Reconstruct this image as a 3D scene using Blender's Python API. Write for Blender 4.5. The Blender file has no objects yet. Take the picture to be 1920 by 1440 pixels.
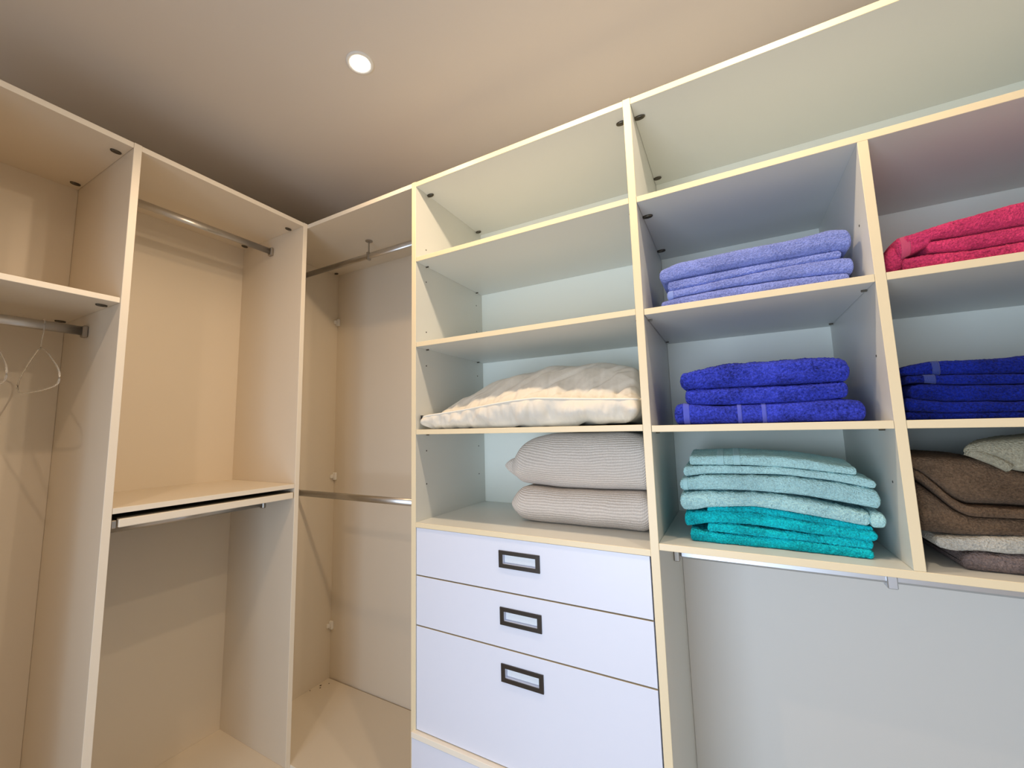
import bpy, math, random
import numpy as np
from mathutils import Vector, noise, Matrix
random.seed(4)
scn = bpy.context.scene
COL = scn.collection

# ------------------------------------------------------------------ camera
CAMP = (1.5679, -1.1542, 1.3761)
yaw, pitch, roll = 0.5194, 0.1183, -0.0199
fw = Vector((-math.sin(yaw)*math.cos(pitch), math.cos(yaw)*math.cos(pitch), math.sin(pitch)))
rt = Vector((math.cos(yaw), math.sin(yaw), 0)); up = rt.cross(fw)
r2 = math.cos(roll)*rt + math.sin(roll)*up
u2 = -math.sin(roll)*rt + math.cos(roll)*up
cam = bpy.data.cameras.new('camera'); camo = bpy.data.objects.new('camera', cam); COL.objects.link(camo)
M = Matrix((r2, u2, -fw)).transposed().to_4x4(); M.translation = Vector(CAMP); camo.matrix_world = M
cam.sensor_width = 36; cam.lens = 789.46/1920*36
cam.shift_x = 45.82/1920; cam.shift_y = -7.97/1920
cam.clip_start = 0.02
scn.camera = camo

# ------------------------------------------------------------------ world, exposure, lights
scn.view_settings.view_transform = 'Standard'; scn.view_settings.look = 'None'
scn.view_settings.gamma = 1; scn.view_settings.use_curve_mapping = False
scn.view_settings.exposure = -0.1
w = bpy.data.worlds.new('world'); scn.world = w; w.use_nodes = True
w.node_tree.nodes['Background'].inputs[0].default_value = (0.62, 0.78, 1.0, 1)
w.node_tree.nodes['Background'].inputs[1].default_value = 1.0
scn.cycles.max_bounces = 14; scn.cycles.diffuse_bounces = 9; scn.cycles.glossy_bounces = 5
scn.cycles.sample_clamp_indirect = 6

CEIL = 2.52
WARM = (1.0, 0.84, 0.64)
def lamp(name, kind, loc, energy, color, **kw):
    l = bpy.data.lights.new(name, kind); l.energy = energy; l.color = color
    for k, v in kw.items(): setattr(l, k, v)
    o = bpy.data.objects.new(name, l); COL.objects.link(o); o.location = loc; return o
def area(name, loc, target, sx, sy, energy, color):
    o = lamp(name, 'AREA', loc, energy, color, shape='RECTANGLE', size=sx, size_y=sy)
    d = Vector(target)-Vector(loc); o.rotation_euler = d.to_track_quat('-Z', 'Y').to_euler(); return o
# daylight coming in through the doorway behind the camera
dl = area('doorway_daylight', (1.05, -2.30, 0.85), (1.60, 0, 0.95), 1.10, 1.3, 15, (0.70, 0.83, 1.0))
dl.data.spread = math.radians(108)

# ------------------------------------------------------------------ materials
def nodes(name):
    m = bpy.data.materials.new(name); m.use_nodes = True
    nt = m.node_tree; return m, nt, nt.nodes['Principled BSDF']
def N(nt, t, **kw):
    n = nt.nodes.new(t)
    for k, v in kw.items():
        if k in n.inputs.keys() if isinstance(k, str) else False: n.inputs[k].default_value = v
        else: setattr(n, k, v)
    return n
def board_mat(name, col, rough=0.42, bump=0.04, var=0.02):
    m, nt, b = nodes(name)
    tc = N(nt, 'ShaderNodeTexCoord'); n = N(nt, 'ShaderNodeTexNoise'); n.inputs['Scale'].default_value = 3.0
    nt.links.new(tc.outputs['Object'], n.inputs['Vector'])
    r = N(nt, 'ShaderNodeMix', data_type='RGBA')
    r.inputs['A'].default_value = (*[c*(1-var) for c in col], 1); r.inputs['B'].default_value = (*[min(1, c*(1+var)) for c in col], 1)
    nt.links.new(n.outputs['Fac'], r.inputs['Factor']); nt.links.new(r.outputs['Result'], b.inputs['Base Color'])
    n2 = N(nt, 'ShaderNodeTexNoise'); n2.inputs['Scale'].default_value = 900
    nt.links.new(tc.outputs['Object'], n2.inputs['Vector'])
    bp = N(nt, 'ShaderNodeBump'); bp.inputs['Strength'].default_value = bump; bp.inputs['Distance'].default_value = .001
    nt.links.new(n2.outputs['Fac'], bp.inputs['Height']); nt.links.new(bp.outputs['Normal'], b.inputs['Normal'])
    b.inputs['Roughness'].default_value = rough
    return m
MEL = board_mat('white_melamine', (0.71, 0.725, 0.69))
MELW = board_mat('lamp_tinted_melamine', (0.75, 0.675, 0.555))  # white board with the lamp's warm tan mixed into its colour
EDGE = board_mat('cream_edge_band', (0.82, 0.70, 0.47), 0.4)
EDGEW = board_mat('pale_edge_band', (0.88, 0.82, 0.70), 0.4)
BACK_LIT = board_mat('lit_mint_back_board', (0.90, 0.94, 0.87), 0.45)  # back board lightened in colour to stand in for light on it
BACK_DIM = board_mat('shaded_back_board', (0.70, 0.695, 0.67), 0.5)  # same back board greyed in colour where less light falls, below the towels
DRW = board_mat('daylight_tinted_lacquer', (0.74, 0.78, 0.90), 0.38)  # blue of the daylight put into the drawer colour
PAINT = board_mat('ceiling_paint', (0.75, 0.69, 0.62), 0.8, 0.1)
WALLP = board_mat('wall_paint', (0.78, 0.75, 0.70), 0.8, 0.1)
FLOORM = board_mat('floor_covering', (0.56, 0.50, 0.43), 0.5, 0.1, 0.08)
HOLE = board_mat('dark_hole', (0.03, 0.028, 0.025), 0.8)
PLAST = board_mat('white_plastic', (0.85, 0.84, 0.80), 0.35)
def metal(name, col, rough):
    m, nt, b = nodes(name); b.inputs['Base Color'].default_value = (*col, 1); b.inputs['Metallic'].default_value = 1
    n = N(nt, 'ShaderNodeTexNoise'); n.inputs['Scale'].default_value = 40
    mr = N(nt, 'ShaderNodeMapRange'); mr.inputs['To Min'].default_value = rough*.8; mr.inputs['To Max'].default_value = rough*1.25
    nt.links.new(n.outputs['Fac'], mr.inputs['Value']); nt.links.new(mr.outputs['Result'], b.inputs['Roughness'])
    return m
ROD = metal('brushed_rod_metal', (0.58, 0.56, 0.53), 0.3)
ALU = metal('pale_aluminium', (0.66, 0.69, 0.74), 0.4)
BRACKET = metal('grey_bracket_metal', (0.42, 0.39, 0.35), 0.35)
CAM = metal('dark_fitting_metal', (0.13, 0.115, 0.09), 0.4)
def plain(name, col, rough, metallic=0):
    m, nt, b = nodes(name)
    n = N(nt, 'ShaderNodeTexNoise'); n.inputs['Scale'].default_value = 25
    r = N(nt, 'ShaderNodeMix', data_type='RGBA')
    r.inputs['A'].default_value = (*[c*.9 for c in col], 1); r.inputs['B'].default_value = (*[c*1.1 for c in col], 1)
    nt.links.new(n.outputs['Fac'], r.inputs['Factor']); nt.links.new(r.outputs['Result'], b.inputs['Base Color'])
    b.inputs['Roughness'].default_value = rough; b.inputs['Metallic'].default_value = metallic
    return m
BRONZE = plain('dark_bronze', (0.026, 0.019, 0.013), 0.35)
CARD = plain('pale_recess', (0.78, 0.82, 0.86), 0.5)
BLACKT = plain('black_tag', (0.02, 0.02, 0.02), 0.6)
DUST = plain('brown_dirt', (0.10, 0.06, 0.035), 0.9)
mg, nt, b = nodes('clear_plastic'); b.inputs['Base Color'].default_value = (0.93, 0.93, 0.9, 1); b.inputs['Roughness'].default_value = .12
b.inputs['Transmission Weight'].default_value = 0.85; b.inputs['IOR'].default_value = 1.3
CLEAR = mg
BULB, nt, b = nodes('lamp_glass'); b.inputs['Emission Color'].default_value = (1, .93, .8, 1); b.inputs['Emission Strength'].default_value = 14
BULB2 = BULB

def terry(name, col, light=1.5, dark=0.72, scale=260, bump=0.9, sheen=0.25):
    m, nt, b = nodes(name)
    tc = N(nt, 'ShaderNodeTexCoord')
    n1 = N(nt, 'ShaderNodeTexNoise'); n1.inputs['Scale'].default_value = scale; n1.inputs['Detail'].default_value = 3
    n1.inputs['Roughness'].default_value = .7
    n2 = N(nt, 'ShaderNodeTexNoise'); n2.inputs['Scale'].default_value = 22; n2.inputs['Detail'].default_value = 3
    nt.links.new(tc.outputs['Object'], n1.inputs['Vector']); nt.links.new(tc.outputs['Object'], n2.inputs['Vector'])
    a = N(nt, 'ShaderNodeMath', operation='MULTIPLY_ADD'); a.inputs[1].default_value = .65
    nt.links.new(n1.outputs['Fac'], a.inputs[0])
    a2 = N(nt, 'ShaderNodeMath', operation='MULTIPLY'); a2.inputs[1].default_value = .35
    nt.links.new(n2.outputs['Fac'], a2.inputs[0]); nt.links.new(a2.outputs[0], a.inputs[2])
    r = N(nt, 'ShaderNodeValToRGB'); r.color_ramp.elements[0].position = .34; r.color_ramp.elements[1].position = .66
    r.color_ramp.elements[0].color = (*[c*dark for c in col], 1)
    r.color_ramp.elements[1].color = (*[min(.95, c*light) for c in col], 1)
    nt.links.new(a.outputs[0], r.inputs['Fac']); nt.links.new(r.outputs['Color'], b.inputs['Base Color'])
    v = N(nt, 'ShaderNodeTexVoronoi'); v.inputs['Scale'].default_value = scale*1.1
    nt.links.new(tc.outputs['Object'], v.inputs['Vector'])
    sm = N(nt, 'ShaderNodeMath', operation='SUBTRACT'); nt.links.new(n1.outputs['Fac'], sm.inputs[0])
    mm = N(nt, 'ShaderNodeMath', operation='MULTIPLY'); mm.inputs[1].default_value = .6
    nt.links.new(v.outputs['Distance'], mm.inputs[0]); nt.links.new(mm.outputs[0], sm.inputs[1])
    bp = N(nt, 'ShaderNodeBump'); bp.inputs['Strength'].default_value = bump; bp.inputs['Distance'].default_value = .005
    nt.links.new(sm.outputs[0], bp.inputs['Height']); nt.links.new(bp.outputs['Normal'], b.inputs['Normal'])
    b.inputs['Roughness'].default_value = .95; b.inputs['Specular IOR Level'].default_value = .1
    b.inputs['Sheen Weight'].default_value = sheen; b.inputs['Sheen Roughness'].default_value = .5
    b.inputs['Sheen Tint'].default_value = (*[min(1, c*1.4+.15) for c in col], 1)
    return m
def woven(name, col):
    m, nt, b = nodes(name)
    tc = N(nt, 'ShaderNodeTexCoord'); wv = N(nt, 'ShaderNodeTexWave'); wv.inputs['Scale'].default_value = 160; wv.inputs['Distortion'].default_value = .5
    nt.links.new(tc.outputs['Object'], wv.inputs['Vector'])
    bp = N(nt, 'ShaderNodeBump'); bp.inputs['Strength'].default_value = .35; bp.inputs['Distance'].default_value = .001
    nt.links.new(wv.outputs['Fac'], bp.inputs['Height']); nt.links.new(bp.outputs['Normal'], b.inputs['Normal'])
    b.inputs['Base Color'].default_value = (*col, 1); b.inputs['Roughness'].default_value = .75; b.inputs['Sheen Weight'].default_value = .2
    return m
def knit(name, c1, c2):
    m, nt, b = nodes(name)
    uv = N(nt, 'ShaderNodeUVMap', uv_map='UVMap'); sp = N(nt, 'ShaderNodeSeparateXYZ')
    nt.links.new(uv.outputs['UV'], sp.inputs[0])
    tc = N(nt, 'ShaderNodeTexCoord'); nz = N(nt, 'ShaderNodeTexNoise'); nz.inputs['Scale'].default_value = 18
    nt.links.new(tc.outputs['Object'], nz.inputs['Vector'])
    ad = N(nt, 'ShaderNodeMath', operation='MULTIPLY_ADD'); ad.inputs[1].default_value = .008
    nt.links.new(nz.outputs['Fac'], ad.inputs[0]); nt.links.new(sp.outputs['Y'], ad.inputs[2])
    mu = N(nt, 'ShaderNodeMath', operation='MULTIPLY'); mu.inputs[1].default_value = 2*math.pi/0.0085
    nt.links.new(ad.outputs[0], mu.inputs[0])
    si = N(nt, 'ShaderNodeMath', operation='SINE'); nt.links.new(mu.outputs[0], si.inputs[0])
    mx = N(nt, 'ShaderNodeMath', operation='MULTIPLY'); mx.inputs[1].default_value = 2*math.pi/0.005
    nt.links.new(sp.outputs['X'], mx.inputs[0]); sx = N(nt, 'ShaderNodeMath', operation='SINE'); nt.links.new(mx.outputs[0], sx.inputs[0])
    n3 = N(nt, 'ShaderNodeTexNoise'); n3.inputs['Scale'].default_value = 350; nt.links.new(tc.outputs['Object'], n3.inputs['Vector'])
    h = N(nt, 'ShaderNodeMath', operation='MULTIPLY_ADD'); h.inputs[1].default_value = .3; nt.links.new(sx.outputs[0], h.inputs[0]); nt.links.new(si.outputs[0], h.inputs[2])
    h2 = N(nt, 'ShaderNodeMath', operation='MULTIPLY_ADD'); h2.inputs[1].default_value = 2.2; nt.links.new(n3.outputs['Fac'], h2.inputs[0]); nt.links.new(h.outputs[0], h2.inputs[2])
    mr = N(nt, 'ShaderNodeMapRange'); mr.inputs['From Min'].default_value = -.6; mr.inputs['From Max'].default_value = 2.6
    nt.links.new(h2.outputs[0], mr.inputs['Value'])
    r = N(nt, 'ShaderNodeMix', data_type='RGBA'); r.inputs['A'].default_value = (*c1, 1); r.inputs['B'].default_value = (*c2, 1)
    nt.links.new(mr.outputs['Result'], r.inputs['Factor']); nt.links.new(r.outputs['Result'], b.inputs['Base Color'])
    bp = N(nt, 'ShaderNodeBump'); bp.inputs['Strength'].default_value = .55; bp.inputs['Distance'].default_value = .0016
    nt.links.new(h2.outputs[0], bp.inputs['Height']); nt.links.new(bp.outputs['Normal'], b.inputs['Normal'])
    b.inputs['Roughness'].default_value = .9; b.inputs['Sheen Weight'].default_value = .15; b.inputs['Specular IOR Level'].default_value = .2
    return m
KNIT = knit('beige_rib_knit', (0.54, 0.48, 0.42), (0.84, 0.77, 0.70))
m, nt, b = nodes('cream_pillow_cotton')
tc = N(nt, 'ShaderNodeTexCoord'); n1 = N(nt, 'ShaderNodeTexNoise'); n1.inputs['Scale'].default_value = 45; n1.inputs['Detail'].default_value = 5
nt.links.new(tc.outputs['Object'], n1.inputs['Vector'])
bp = N(nt, 'ShaderNodeBump'); bp.inputs['Strength'].default_value = .35; bp.inputs['Distance'].default_value = .004
nt.links.new(n1.outputs['Fac'], bp.inputs['Height']); nt.links.new(bp.outputs['Normal'], b.inputs['Normal'])
b.inputs['Base Color'].default_value = (0.72, 0.685, 0.60, 1); b.inputs['Roughness'].default_value = .8; b.inputs['Sheen Weight'].default_value = .2
PILLOW = m
PIPING = plain('cream_piping', (0.86, 0.82, 0.72), 0.8)

# ------------------------------------------------------------------ object helpers
def tag(o, label=None, cat=None, group=None, kind=None):
    if label: o['label'] = label
    if cat: o['category'] = cat
    if group: o['group'] = group
    if kind: o['kind'] = kind
    return o
def empty(name, loc, label, cat, group=None):
    o = bpy.data.objects.new(name, None); COL.objects.link(o); o.location = loc; o.empty_display_size = .05
    return tag(o, label, cat, group)
def wpos(p):
    v = Vector((0, 0, 0))
    while p is not None: v += p.location; p = p.parent
    return v
def mk(name, verts, faces, mats, parent=None, mi=None, smooth=False, label=None, uvs=None):
    """verts in world coordinates; object origin at the centre of the bottom"""
    V = np.array(verts, float); lo = V.min(0); hi = V.max(0)
    org = np.array([(lo[0]+hi[0])/2, (lo[1]+hi[1])/2, lo[2]])
    me = bpy.data.meshes.new(name); me.from_pydata((V-org).tolist(), [], faces)
    for m_ in (mats if isinstance(mats, (list, tuple)) else [mats]): me.materials.append(m_)
    if mi is not None: me.polygons.foreach_set('material_index', mi)
    if smooth: me.polygons.foreach_set('use_smooth', [True]*len(me.polygons))
    if uvs is not None:
        l = me.uv_layers.new(name='UVMap'); vi = np.zeros(len(me.loops), int); me.loops.foreach_get('vertex_index', vi)
        l.data.foreach_set('uv', np.array(uvs)[vi].ravel())
    me.update()
    o = bpy.data.objects.new(name, me); COL.objects.link(o)
    o.location = Vector(org) - wpos(parent); o.parent = parent
    if label: o['label'] = label
    return o
class MB:
    def __init__(s): s.v = []; s.f = []; s.m = []
    def add(s, v, f, m=0):
        n = len(s.v); s.v += [tuple(map(float, q)) for q in v]; s.f += [tuple(i+n for i in q) for q in f]
        s.m += (m if isinstance(m, list) else [m]*len(f))
    def box(s, x0, x1, y0, y1, z0, z1, b=.0008, m=0, front=None, fm=1):
        # chamfered box; front = '-y','+x' ... gets material fm
        b = min(b, (x1-x0)/3, (y1-y0)/3, (z1-z0)/3)
        P = {}; vs = []
        for ix in (0, 1):
            for iy in (0, 1):
                for iz in (0, 1):
                    c = [(x0, x1)[ix], (y0, y1)[iy], (z0, z1)[iz]]; sg = [1-2*ix, 1-2*iy, 1-2*iz]
                    for a in range(3):
                        q = [c[k]+(sg[k]*b if k != a else 0) for k in range(3)]
                        P[(ix, iy, iz, a)] = len(vs); vs.append(q)
        fs = []; ms = []
        def outward(f):
            pts = [Vector(vs[i]) for i in f]; n = (pts[1]-pts[0]).cross(pts[2]-pts[0])
            c = sum(pts, Vector())/len(pts) - Vector(((x0+x1)/2, (y0+y1)/2, (z0+z1)/2))
            return f if n.dot(c) > 0 else f[::-1]
        names_ = {(0, 0): '-x', (0, 1): '+x', (1, 0): '-y', (1, 1): '+y', (2, 0): '-z', (2, 1): '+z'}
        for a in range(3):
            o1, o2 = [k for k in range(3) if k != a]
            for sd in (0, 1):
                f = []
                for (p, q) in ((0, 0), (0, 1), (1, 1), (1, 0)):
                    k = [0, 0, 0]; k[a] = sd; k[o1] = p; k[o2] = q; f.append(P[(*k, a)])
                fs.append(outward(f)); ms.append(fm if front and names_[(a, sd)] in front.split() else m)
        for a in range(3):   # edges along axis a
            o1, o2 = [k for k in range(3) if k != a]
            for p in (0, 1):
                for q in (0, 1):
                    k0 = [0, 0, 0]; k1 = [0, 0, 0]; k0[o1] = k1[o1] = p; k0[o2] = k1[o2] = q; k1[a] = 1
                    fs.append(outward([P[(*k0, o1)], P[(*k0, o2)], P[(*k1, o2)], P[(*k1, o1)]])); ms.append(fm if front and any(names_[x] in front.split() for x in ((o1, p), (o2, q))) else m)
        for ix in (0, 1):
            for iy in (0, 1):
                for iz in (0, 1):
                    fs.append(outward([P[(ix, iy, iz, a)] for a in range(3)])); ms.append(m)
        s.add(vs, fs, ms); return s
    def tube(s, pts, r, n=10, m=0, ry=None, caps=True, upv=(0, 0, 1)):
        pts = [Vector(p) for p in pts]; ry = ry or r; V = []; F = []
        for i, p in enumerate(pts):
            t = (pts[min(i+1, len(pts)-1)] - pts[max(i-1, 0)]).normalized()
            u = Vector(upv) - t*t.dot(Vector(upv))
            if u.length < .05: u = Vector((1, 0, 0)) - t*t.x
            u.normalize(); q = t.cross(u)
            for k in range(n):
                a = 2*math.pi*k/n; V.append(p + q*(r*math.cos(a)) + u*(ry*math.sin(a)))
        for i in range(len(pts)-1):
            for k in range(n):
                F.append((i*n+k, i*n+(k+1) % n, (i+1)*n+(k+1) % n, (i+1)*n+k))
        if caps: F.append(tuple(range(n))[::-1]); F.append(tuple((len(pts)-1)*n+k for k in range(n)))
        s.add(V, F, m); return s
    def disc(s, c, r, h, n=24, axis='z', m=0, sx=1, sy=1):
        V = []; F = []
        prof = [(r, 0), (r, h*.7), (r*.9, h)]
        for (rr, hh) in prof:
            for k in range(n):
                a = 2*math.pi*k/n; p = (rr*math.cos(a)*sx, rr*math.sin(a)*sy, hh)
                if axis == '-z': p = (p[0], -p[1], -hh)
                if axis == 'x': p = (hh, p[0], p[1])
                if axis == '-x': p = (-hh, -p[0], p[1])
                if axis == '-y': p = (p[0], -hh, p[1])
                V.append((c[0]+p[0], c[1]+p[1], c[2]+p[2]))
        for i in range(len(prof)-1):
            for k in range(n): F.append((i*n+k, i*n+(k+1) % n, (i+1)*n+(k+1) % n, (i+1)*n+k))
        F.append(tuple((len(prof)-1)*n+k for k in range(n))); F.append(tuple(range(n))[::-1])
        s.add(V, F, m); return s
    def build(s, name, mats, parent=None, smooth=False, label=None):
        return mk(name, s.v, s.f, mats, parent, s.m, smooth, label)
def panel(name, x0, x1, y0, y1, z0, z1, parent, front=None, mats=None, label=None, holes=(), b=.0008):
    mb = MB(); mb.box(x0, x1, y0, y1, z0, z1, b=b, front=front)
    for (ax, c) in holes: mb.disc(c, .0028, .0005, 10, ax, m=2)
    return mb.build(name, mats or [MEL, EDGE, HOLE], parent, label=label)
def struct(name, x0, x1, y0, y1, z0, z1, mat):
    o = MB().box(x0, x1, y0, y1, z0, z1).build(name, [mat]); return tag(o, kind='structure')

# ------------------------------------------------------------------ the room
struct('floor', -.70, 3.0, -2.3, .70, -.05, 0, FLOORM)
struct('wall_left', -.60, -.50, -2.2, .6, 0, CEIL, WALLP)
struct('wall_right', 2.80, 2.90, -2.2, .6, 0, CEIL, WALLP)
struct('wall_back', -.50, 2.80, .50, .6, 0, CEIL, WALLP)
mb = MB(); mb.box(-.50, .45, -2.2, -2.1, 0, CEIL); mb.box(1.65, 2.8, -2.2, -2.1, 0, CEIL); mb.box(.45, 1.65, -2.2, -2.1, 2.08, CEIL)
tag(mb.build('wall_front', [WALLP]), kind='structure')
mb = MB(); mb.box(.39, .45, -2.1, -2.085, 0, 2.08); mb.box(1.65, 1.71, -2.1, -2.085, 0, 2.08); mb.box(.39, 1.71, -2.1, -2.085, 2.08, 2.14)
tag(mb.build('trim_1', [PLAST]), kind='structure')

# ceiling, one sheet with round cut-outs for the lamps
LAMPS = [(.651, -.312), (1.20, -.34), (1.75, -.36), (.72, -1.30)]  # last lamp is out of view, added to brighten the left side
HR = .034
def ceiling():
    V = []; F = []; n = 32
    xs = sorted([-.6, 2.9] + [c for (x, y) in LAMPS for c in (x-.07, x+.07)])
    xs = sorted(set(round(x, 4) for x in xs)); ys = sorted(set(round(y, 4) for y in [-2.2, .6] + [c for (x, y_) in LAMPS for c in (y_-.07, y_+.07)]))
    def cellhas(x0, x1, y0, y1):
        return any(x-.0701 <= x0 and x1 <= x+.0701 and y-.0701 <= y0 and y1 <= y+.0701 for x, y in LAMPS)
    for i in range(len(xs)-1):
        for j in range(len(ys)-1):
            if cellhas(xs[i], xs[i+1], ys[j], ys[j+1]): continue
            k = len(V); V += [(xs[i], ys[j], CEIL), (xs[i+1], ys[j], CEIL), (xs[i+1], ys[j+1], CEIL), (xs[i], ys[j+1], CEIL)]
            F.append((k+3, k+2, k+1, k))
    for (x, y) in LAMPS:
        k = len(V)
        for q in range(n):
            a = 2*math.pi*q/n; c, s_ = math.cos(a), math.sin(a); sc = .07/max(abs(c), abs(s_))
            V += [(x+c*sc, y+s_*sc, CEIL), (x+c*HR, y+s_*HR, CEIL), (x+c*HR, y+s_*HR, CEIL+.05)]
        for q in range(n):
            a = k+3*q; b_ = k+3*((q+1) % n)
            F.append((a, a+1, b_+1, b_)); F.append((a+1, a+2, b_+2, b_+1))
    # slab above
    k = len(V); V += [(-.6, -2.2, CEIL+.12), (2.9, -2.2, CEIL+.12), (2.9, .6, CEIL+.12), (-.6, .6, CEIL+.12), (-.6, -2.2, CEIL), (2.9, -2.2, CEIL), (2.9, .6, CEIL), (-.6, .6, CEIL)]
    F += [(k, k+1, k+2, k+3), (k, k+4, k+5, k+1), (k+1, k+5, k+6, k+2), (k+2, k+6, k+7, k+3), (k+3, k+7, k+4, k)]
    return mk('ceiling', V, F, [PAINT])
tag(ceiling(), kind='structure')

# recessed spot lamps
LLAB = ['round recessed spotlight glowing in the grey ceiling above the corner wardrobe',
        'round recessed spotlight in the ceiling above the drawer tower', 'round recessed spotlight in the ceiling above the blue towels',
        'unseen recessed spotlight added as fill light in front of the left wardrobes']
def revolve(mb, cx, cy, prof, n=32, m=0):
    V = []; F = []
    for (r, z) in prof:
        for k in range(n): a = 2*math.pi*k/n; V.append((cx+r*math.cos(a), cy+r*math.sin(a), z))
    for i in range(len(prof)-1):
        for k in range(n): F.append((i*n+k, (i+1)*n+k, (i+1)*n+(k+1) % n, i*n+(k+1) % n))
    mb.add(V, F, m)
def downlight(x, y, lab):
    t = empty('recessed_spotlight', (x, y, CEIL), lab, 'ceiling light', 'recessed ceiling spotlights')
    mb = MB(); revolve(mb, x, y, [(.042, CEIL), (.042, CEIL-.003), (.038, CEIL-.005), (.031, CEIL-.004), (.030, CEIL+.012)])
    mb.build('trim_ring', [PLAST], t, smooth=True)
    mb = MB(); revolve(mb, x, y, [(.0295, CEIL+.004), (.028, CEIL-.001), (.020, CEIL-.003), (.001, CEIL-.004)])
    mb.build('lamp_lens', [BULB], t, smooth=True, label='glowing warm white lens')
for i, (x, y) in enumerate(LAMPS):
    if i in (0,) or True: downlight(x, y, LLAB[i])
    l = lamp('spotlight_beam', 'SPOT', (x, y, CEIL-.012), (17, 20, 19, 19)[i], ((1, .66, .36), (1, .76, .52), (1, .80, .58), (1, .72, .5))[i], spot_size=math.radians((165, 176, 176, 165)[i]), spot_blend=(.7, .35, .35, .7)[i], shadow_soft_size=.018)

# ------------------------------------------------------------------ furniture dimensions
H = 2.30
tt, tb, t = .0166, .0178, .0205
p1L, p1R, p2L, p2R, p3L, p3R = .5972, .6164, 1.3692, 1.3896, 1.8553, 1.8734
p4L, p4R = 2.339, 2.358
D, XL, DA = .47, -.344, .4505
s1, s2, s3 = 2.0072, 1.6907, 1.3815
ZBt, ZBb = 1.0690, 1.0530
g1, g2, g3 = .8984, .7409, .4244
zA, c1, c2, c3 = 2.0040, 1.6870, 1.3787, 1.0872
fl, lm, lc = .1128, 1.1715, 1.7952
ya, yb = -.611, -.6321
BK = .008
WH = [MELW, EDGEW, HOLE]

def cam_covers(parent, pts):
    for (x, y, z, sx, sy) in pts:
        mb = MB(); mb.disc((x, y, z), .0085, .005, 20, '-z', sx=sx, sy=sy)
        mb.disc((x+.004, y, z-.005), .004, .0012, 12, '-z')
        mb.build('fitting_cap', [CAM], parent, label='dark metal fitting cap under the board')
def oval_rod(parent, a, b_, r=.0075, ry=.015, mat=ROD, ends=(1, 1)):
    o = MB().tube([a, b_], r, 20, ry=ry).build('hanging_rod', [mat], parent, smooth=False)
    for p in o.data.polygons: p.use_smooth = len(p.vertices) == 4
    d = (Vector(b_)-Vector(a)).normalized()
    for (p, s_, e) in ((Vector(a), 1, ends[0]), (Vector(b_), -1, ends[1])):
        if not e: continue
        mb = MB()
        q = p+d*s_*.014
        if abs(d.y) > .5: mb.box(p.x-.013, p.x+.013, min(p.y, q.y), max(p.y, q.y), p.z-.021, p.z+.017, b=.003)
        else: mb.box(min(p.x, q.x), max(p.x, q.x), p.y-.013, p.y+.013, p.z-.021, p.z+.017, b=.003)
        mb.build('rod_bracket', [BRACKET], o, label='grey metal rod bracket')
    return o

# ---- near left wardrobe (beyond the left picture edge it goes on to its own side panel)
U = empty('wardrobe_unit', (-.22, -1.0, 0), 'white open wardrobe at the left picture edge with clear hangers on its rod', 'wardrobe')
panel('side_panel', -DA, 0, -1.00, -.9805, .0, H, U, '+x', WH)
panel('top_panel', -DA, 0, -.9805, yb-.0005, H-tb, H, U, '+x', WH)
panel('back_panel', -DA-BK, -DA, -1.00, yb-.0005, .0, H, U, mats=WH)
panel('bottom_panel', -DA, 0, -.9805, yb-.0005, fl-tb, fl, U, '+x', WH)
panel('plinth', -.05, -.03, -.9805, yb-.0005, 0, fl-tb, U, mats=WH)
sh = panel('shelf', -DA, -.004, -.9805, yb-.0005, lc-tt, lc, U, '+x', WH)
tpn = [o for o in U.children if o.name.startswith('top_panel')][0]
cam_covers(tpn, [(-.066, -.655, H-tb, 1, 1.7), (-.402, -.655, H-tb, 1, 1.7)])
cam_covers(sh, [(-.069, -.655, lc-tt, 1, 1.7), (-.411, -.655, lc-tt, 1, 1.7)])
oval_rod(U, (-.24, yb-.0005, 1.722), (-.24, -.9805, 1.722))

# ---- middle left wardrobe
U = empty('wardrobe_unit', (-.22, -.3, 0), 'white open wardrobe left of the corner with pull-out rail under its middle shelf', 'wardrobe')
panel('side_panel', -DA, .0005, yb, ya, 0, H+.001, U, '+x', WH, holes=[('y', (0, 0, -9))][:0])
panel('side_panel', -DA-BK, .0005, -t, -.0005, 0, H+.001, U, '+x', WH)
tp = panel('top_panel', -DA, 0, ya, -t, H-tb, H, U, '+x', WH)
panel('back_panel', -DA-BK, -DA, yb, -t, 0, H, U, mats=WH)
panel('bottom_panel', -DA, 0, ya, -t, fl-tb, fl, U, '+x', WH)
panel('plinth', -.05, -.03, ya, -t, 0, fl-tb, U, mats=WH)
panel('shelf', -DA, 0, ya+.001, -t-.001, lm-tt, lm, U, '+x', WH)
cam_covers(tp, [(-.073, -.043, H-tb, 1, 1.7), (-.407, -.043, H-tb, 1, 1.7)])
oval_rod(U, (-.22, ya, 2.212), (-.22, -t, 2.216))
oval_rod(U, (-.20, ya, 1.083), (-.20, -t, 1.083))
R_ = panel('pull_out_rail', -.020, -.001, ya+.018, -t-.004, 1.114, 1.138, U, '+x', WH, b=.002, label='white pull-out rail front')
MB().box(-.030, -.004, ya+.001, ya+.014, 1.112, 1.136, b=.002).build('slide_bracket', [BRACKET], R_)
MB().box(-.44, -.02, ya+.006, ya+.018, 1.116, 1.130, b=.001).build('slide_runner', [BRACKET], R_)
MB().box(-.44, -.021, ya+.020, -t-.004, 1.118, 1.141, b=.001).build('gap_shade_board', [CAM], R_, label='pull-out board behind the rail front, darkened as gap shade')  # dark colour stands in for the shade in the gap above the rail

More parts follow.
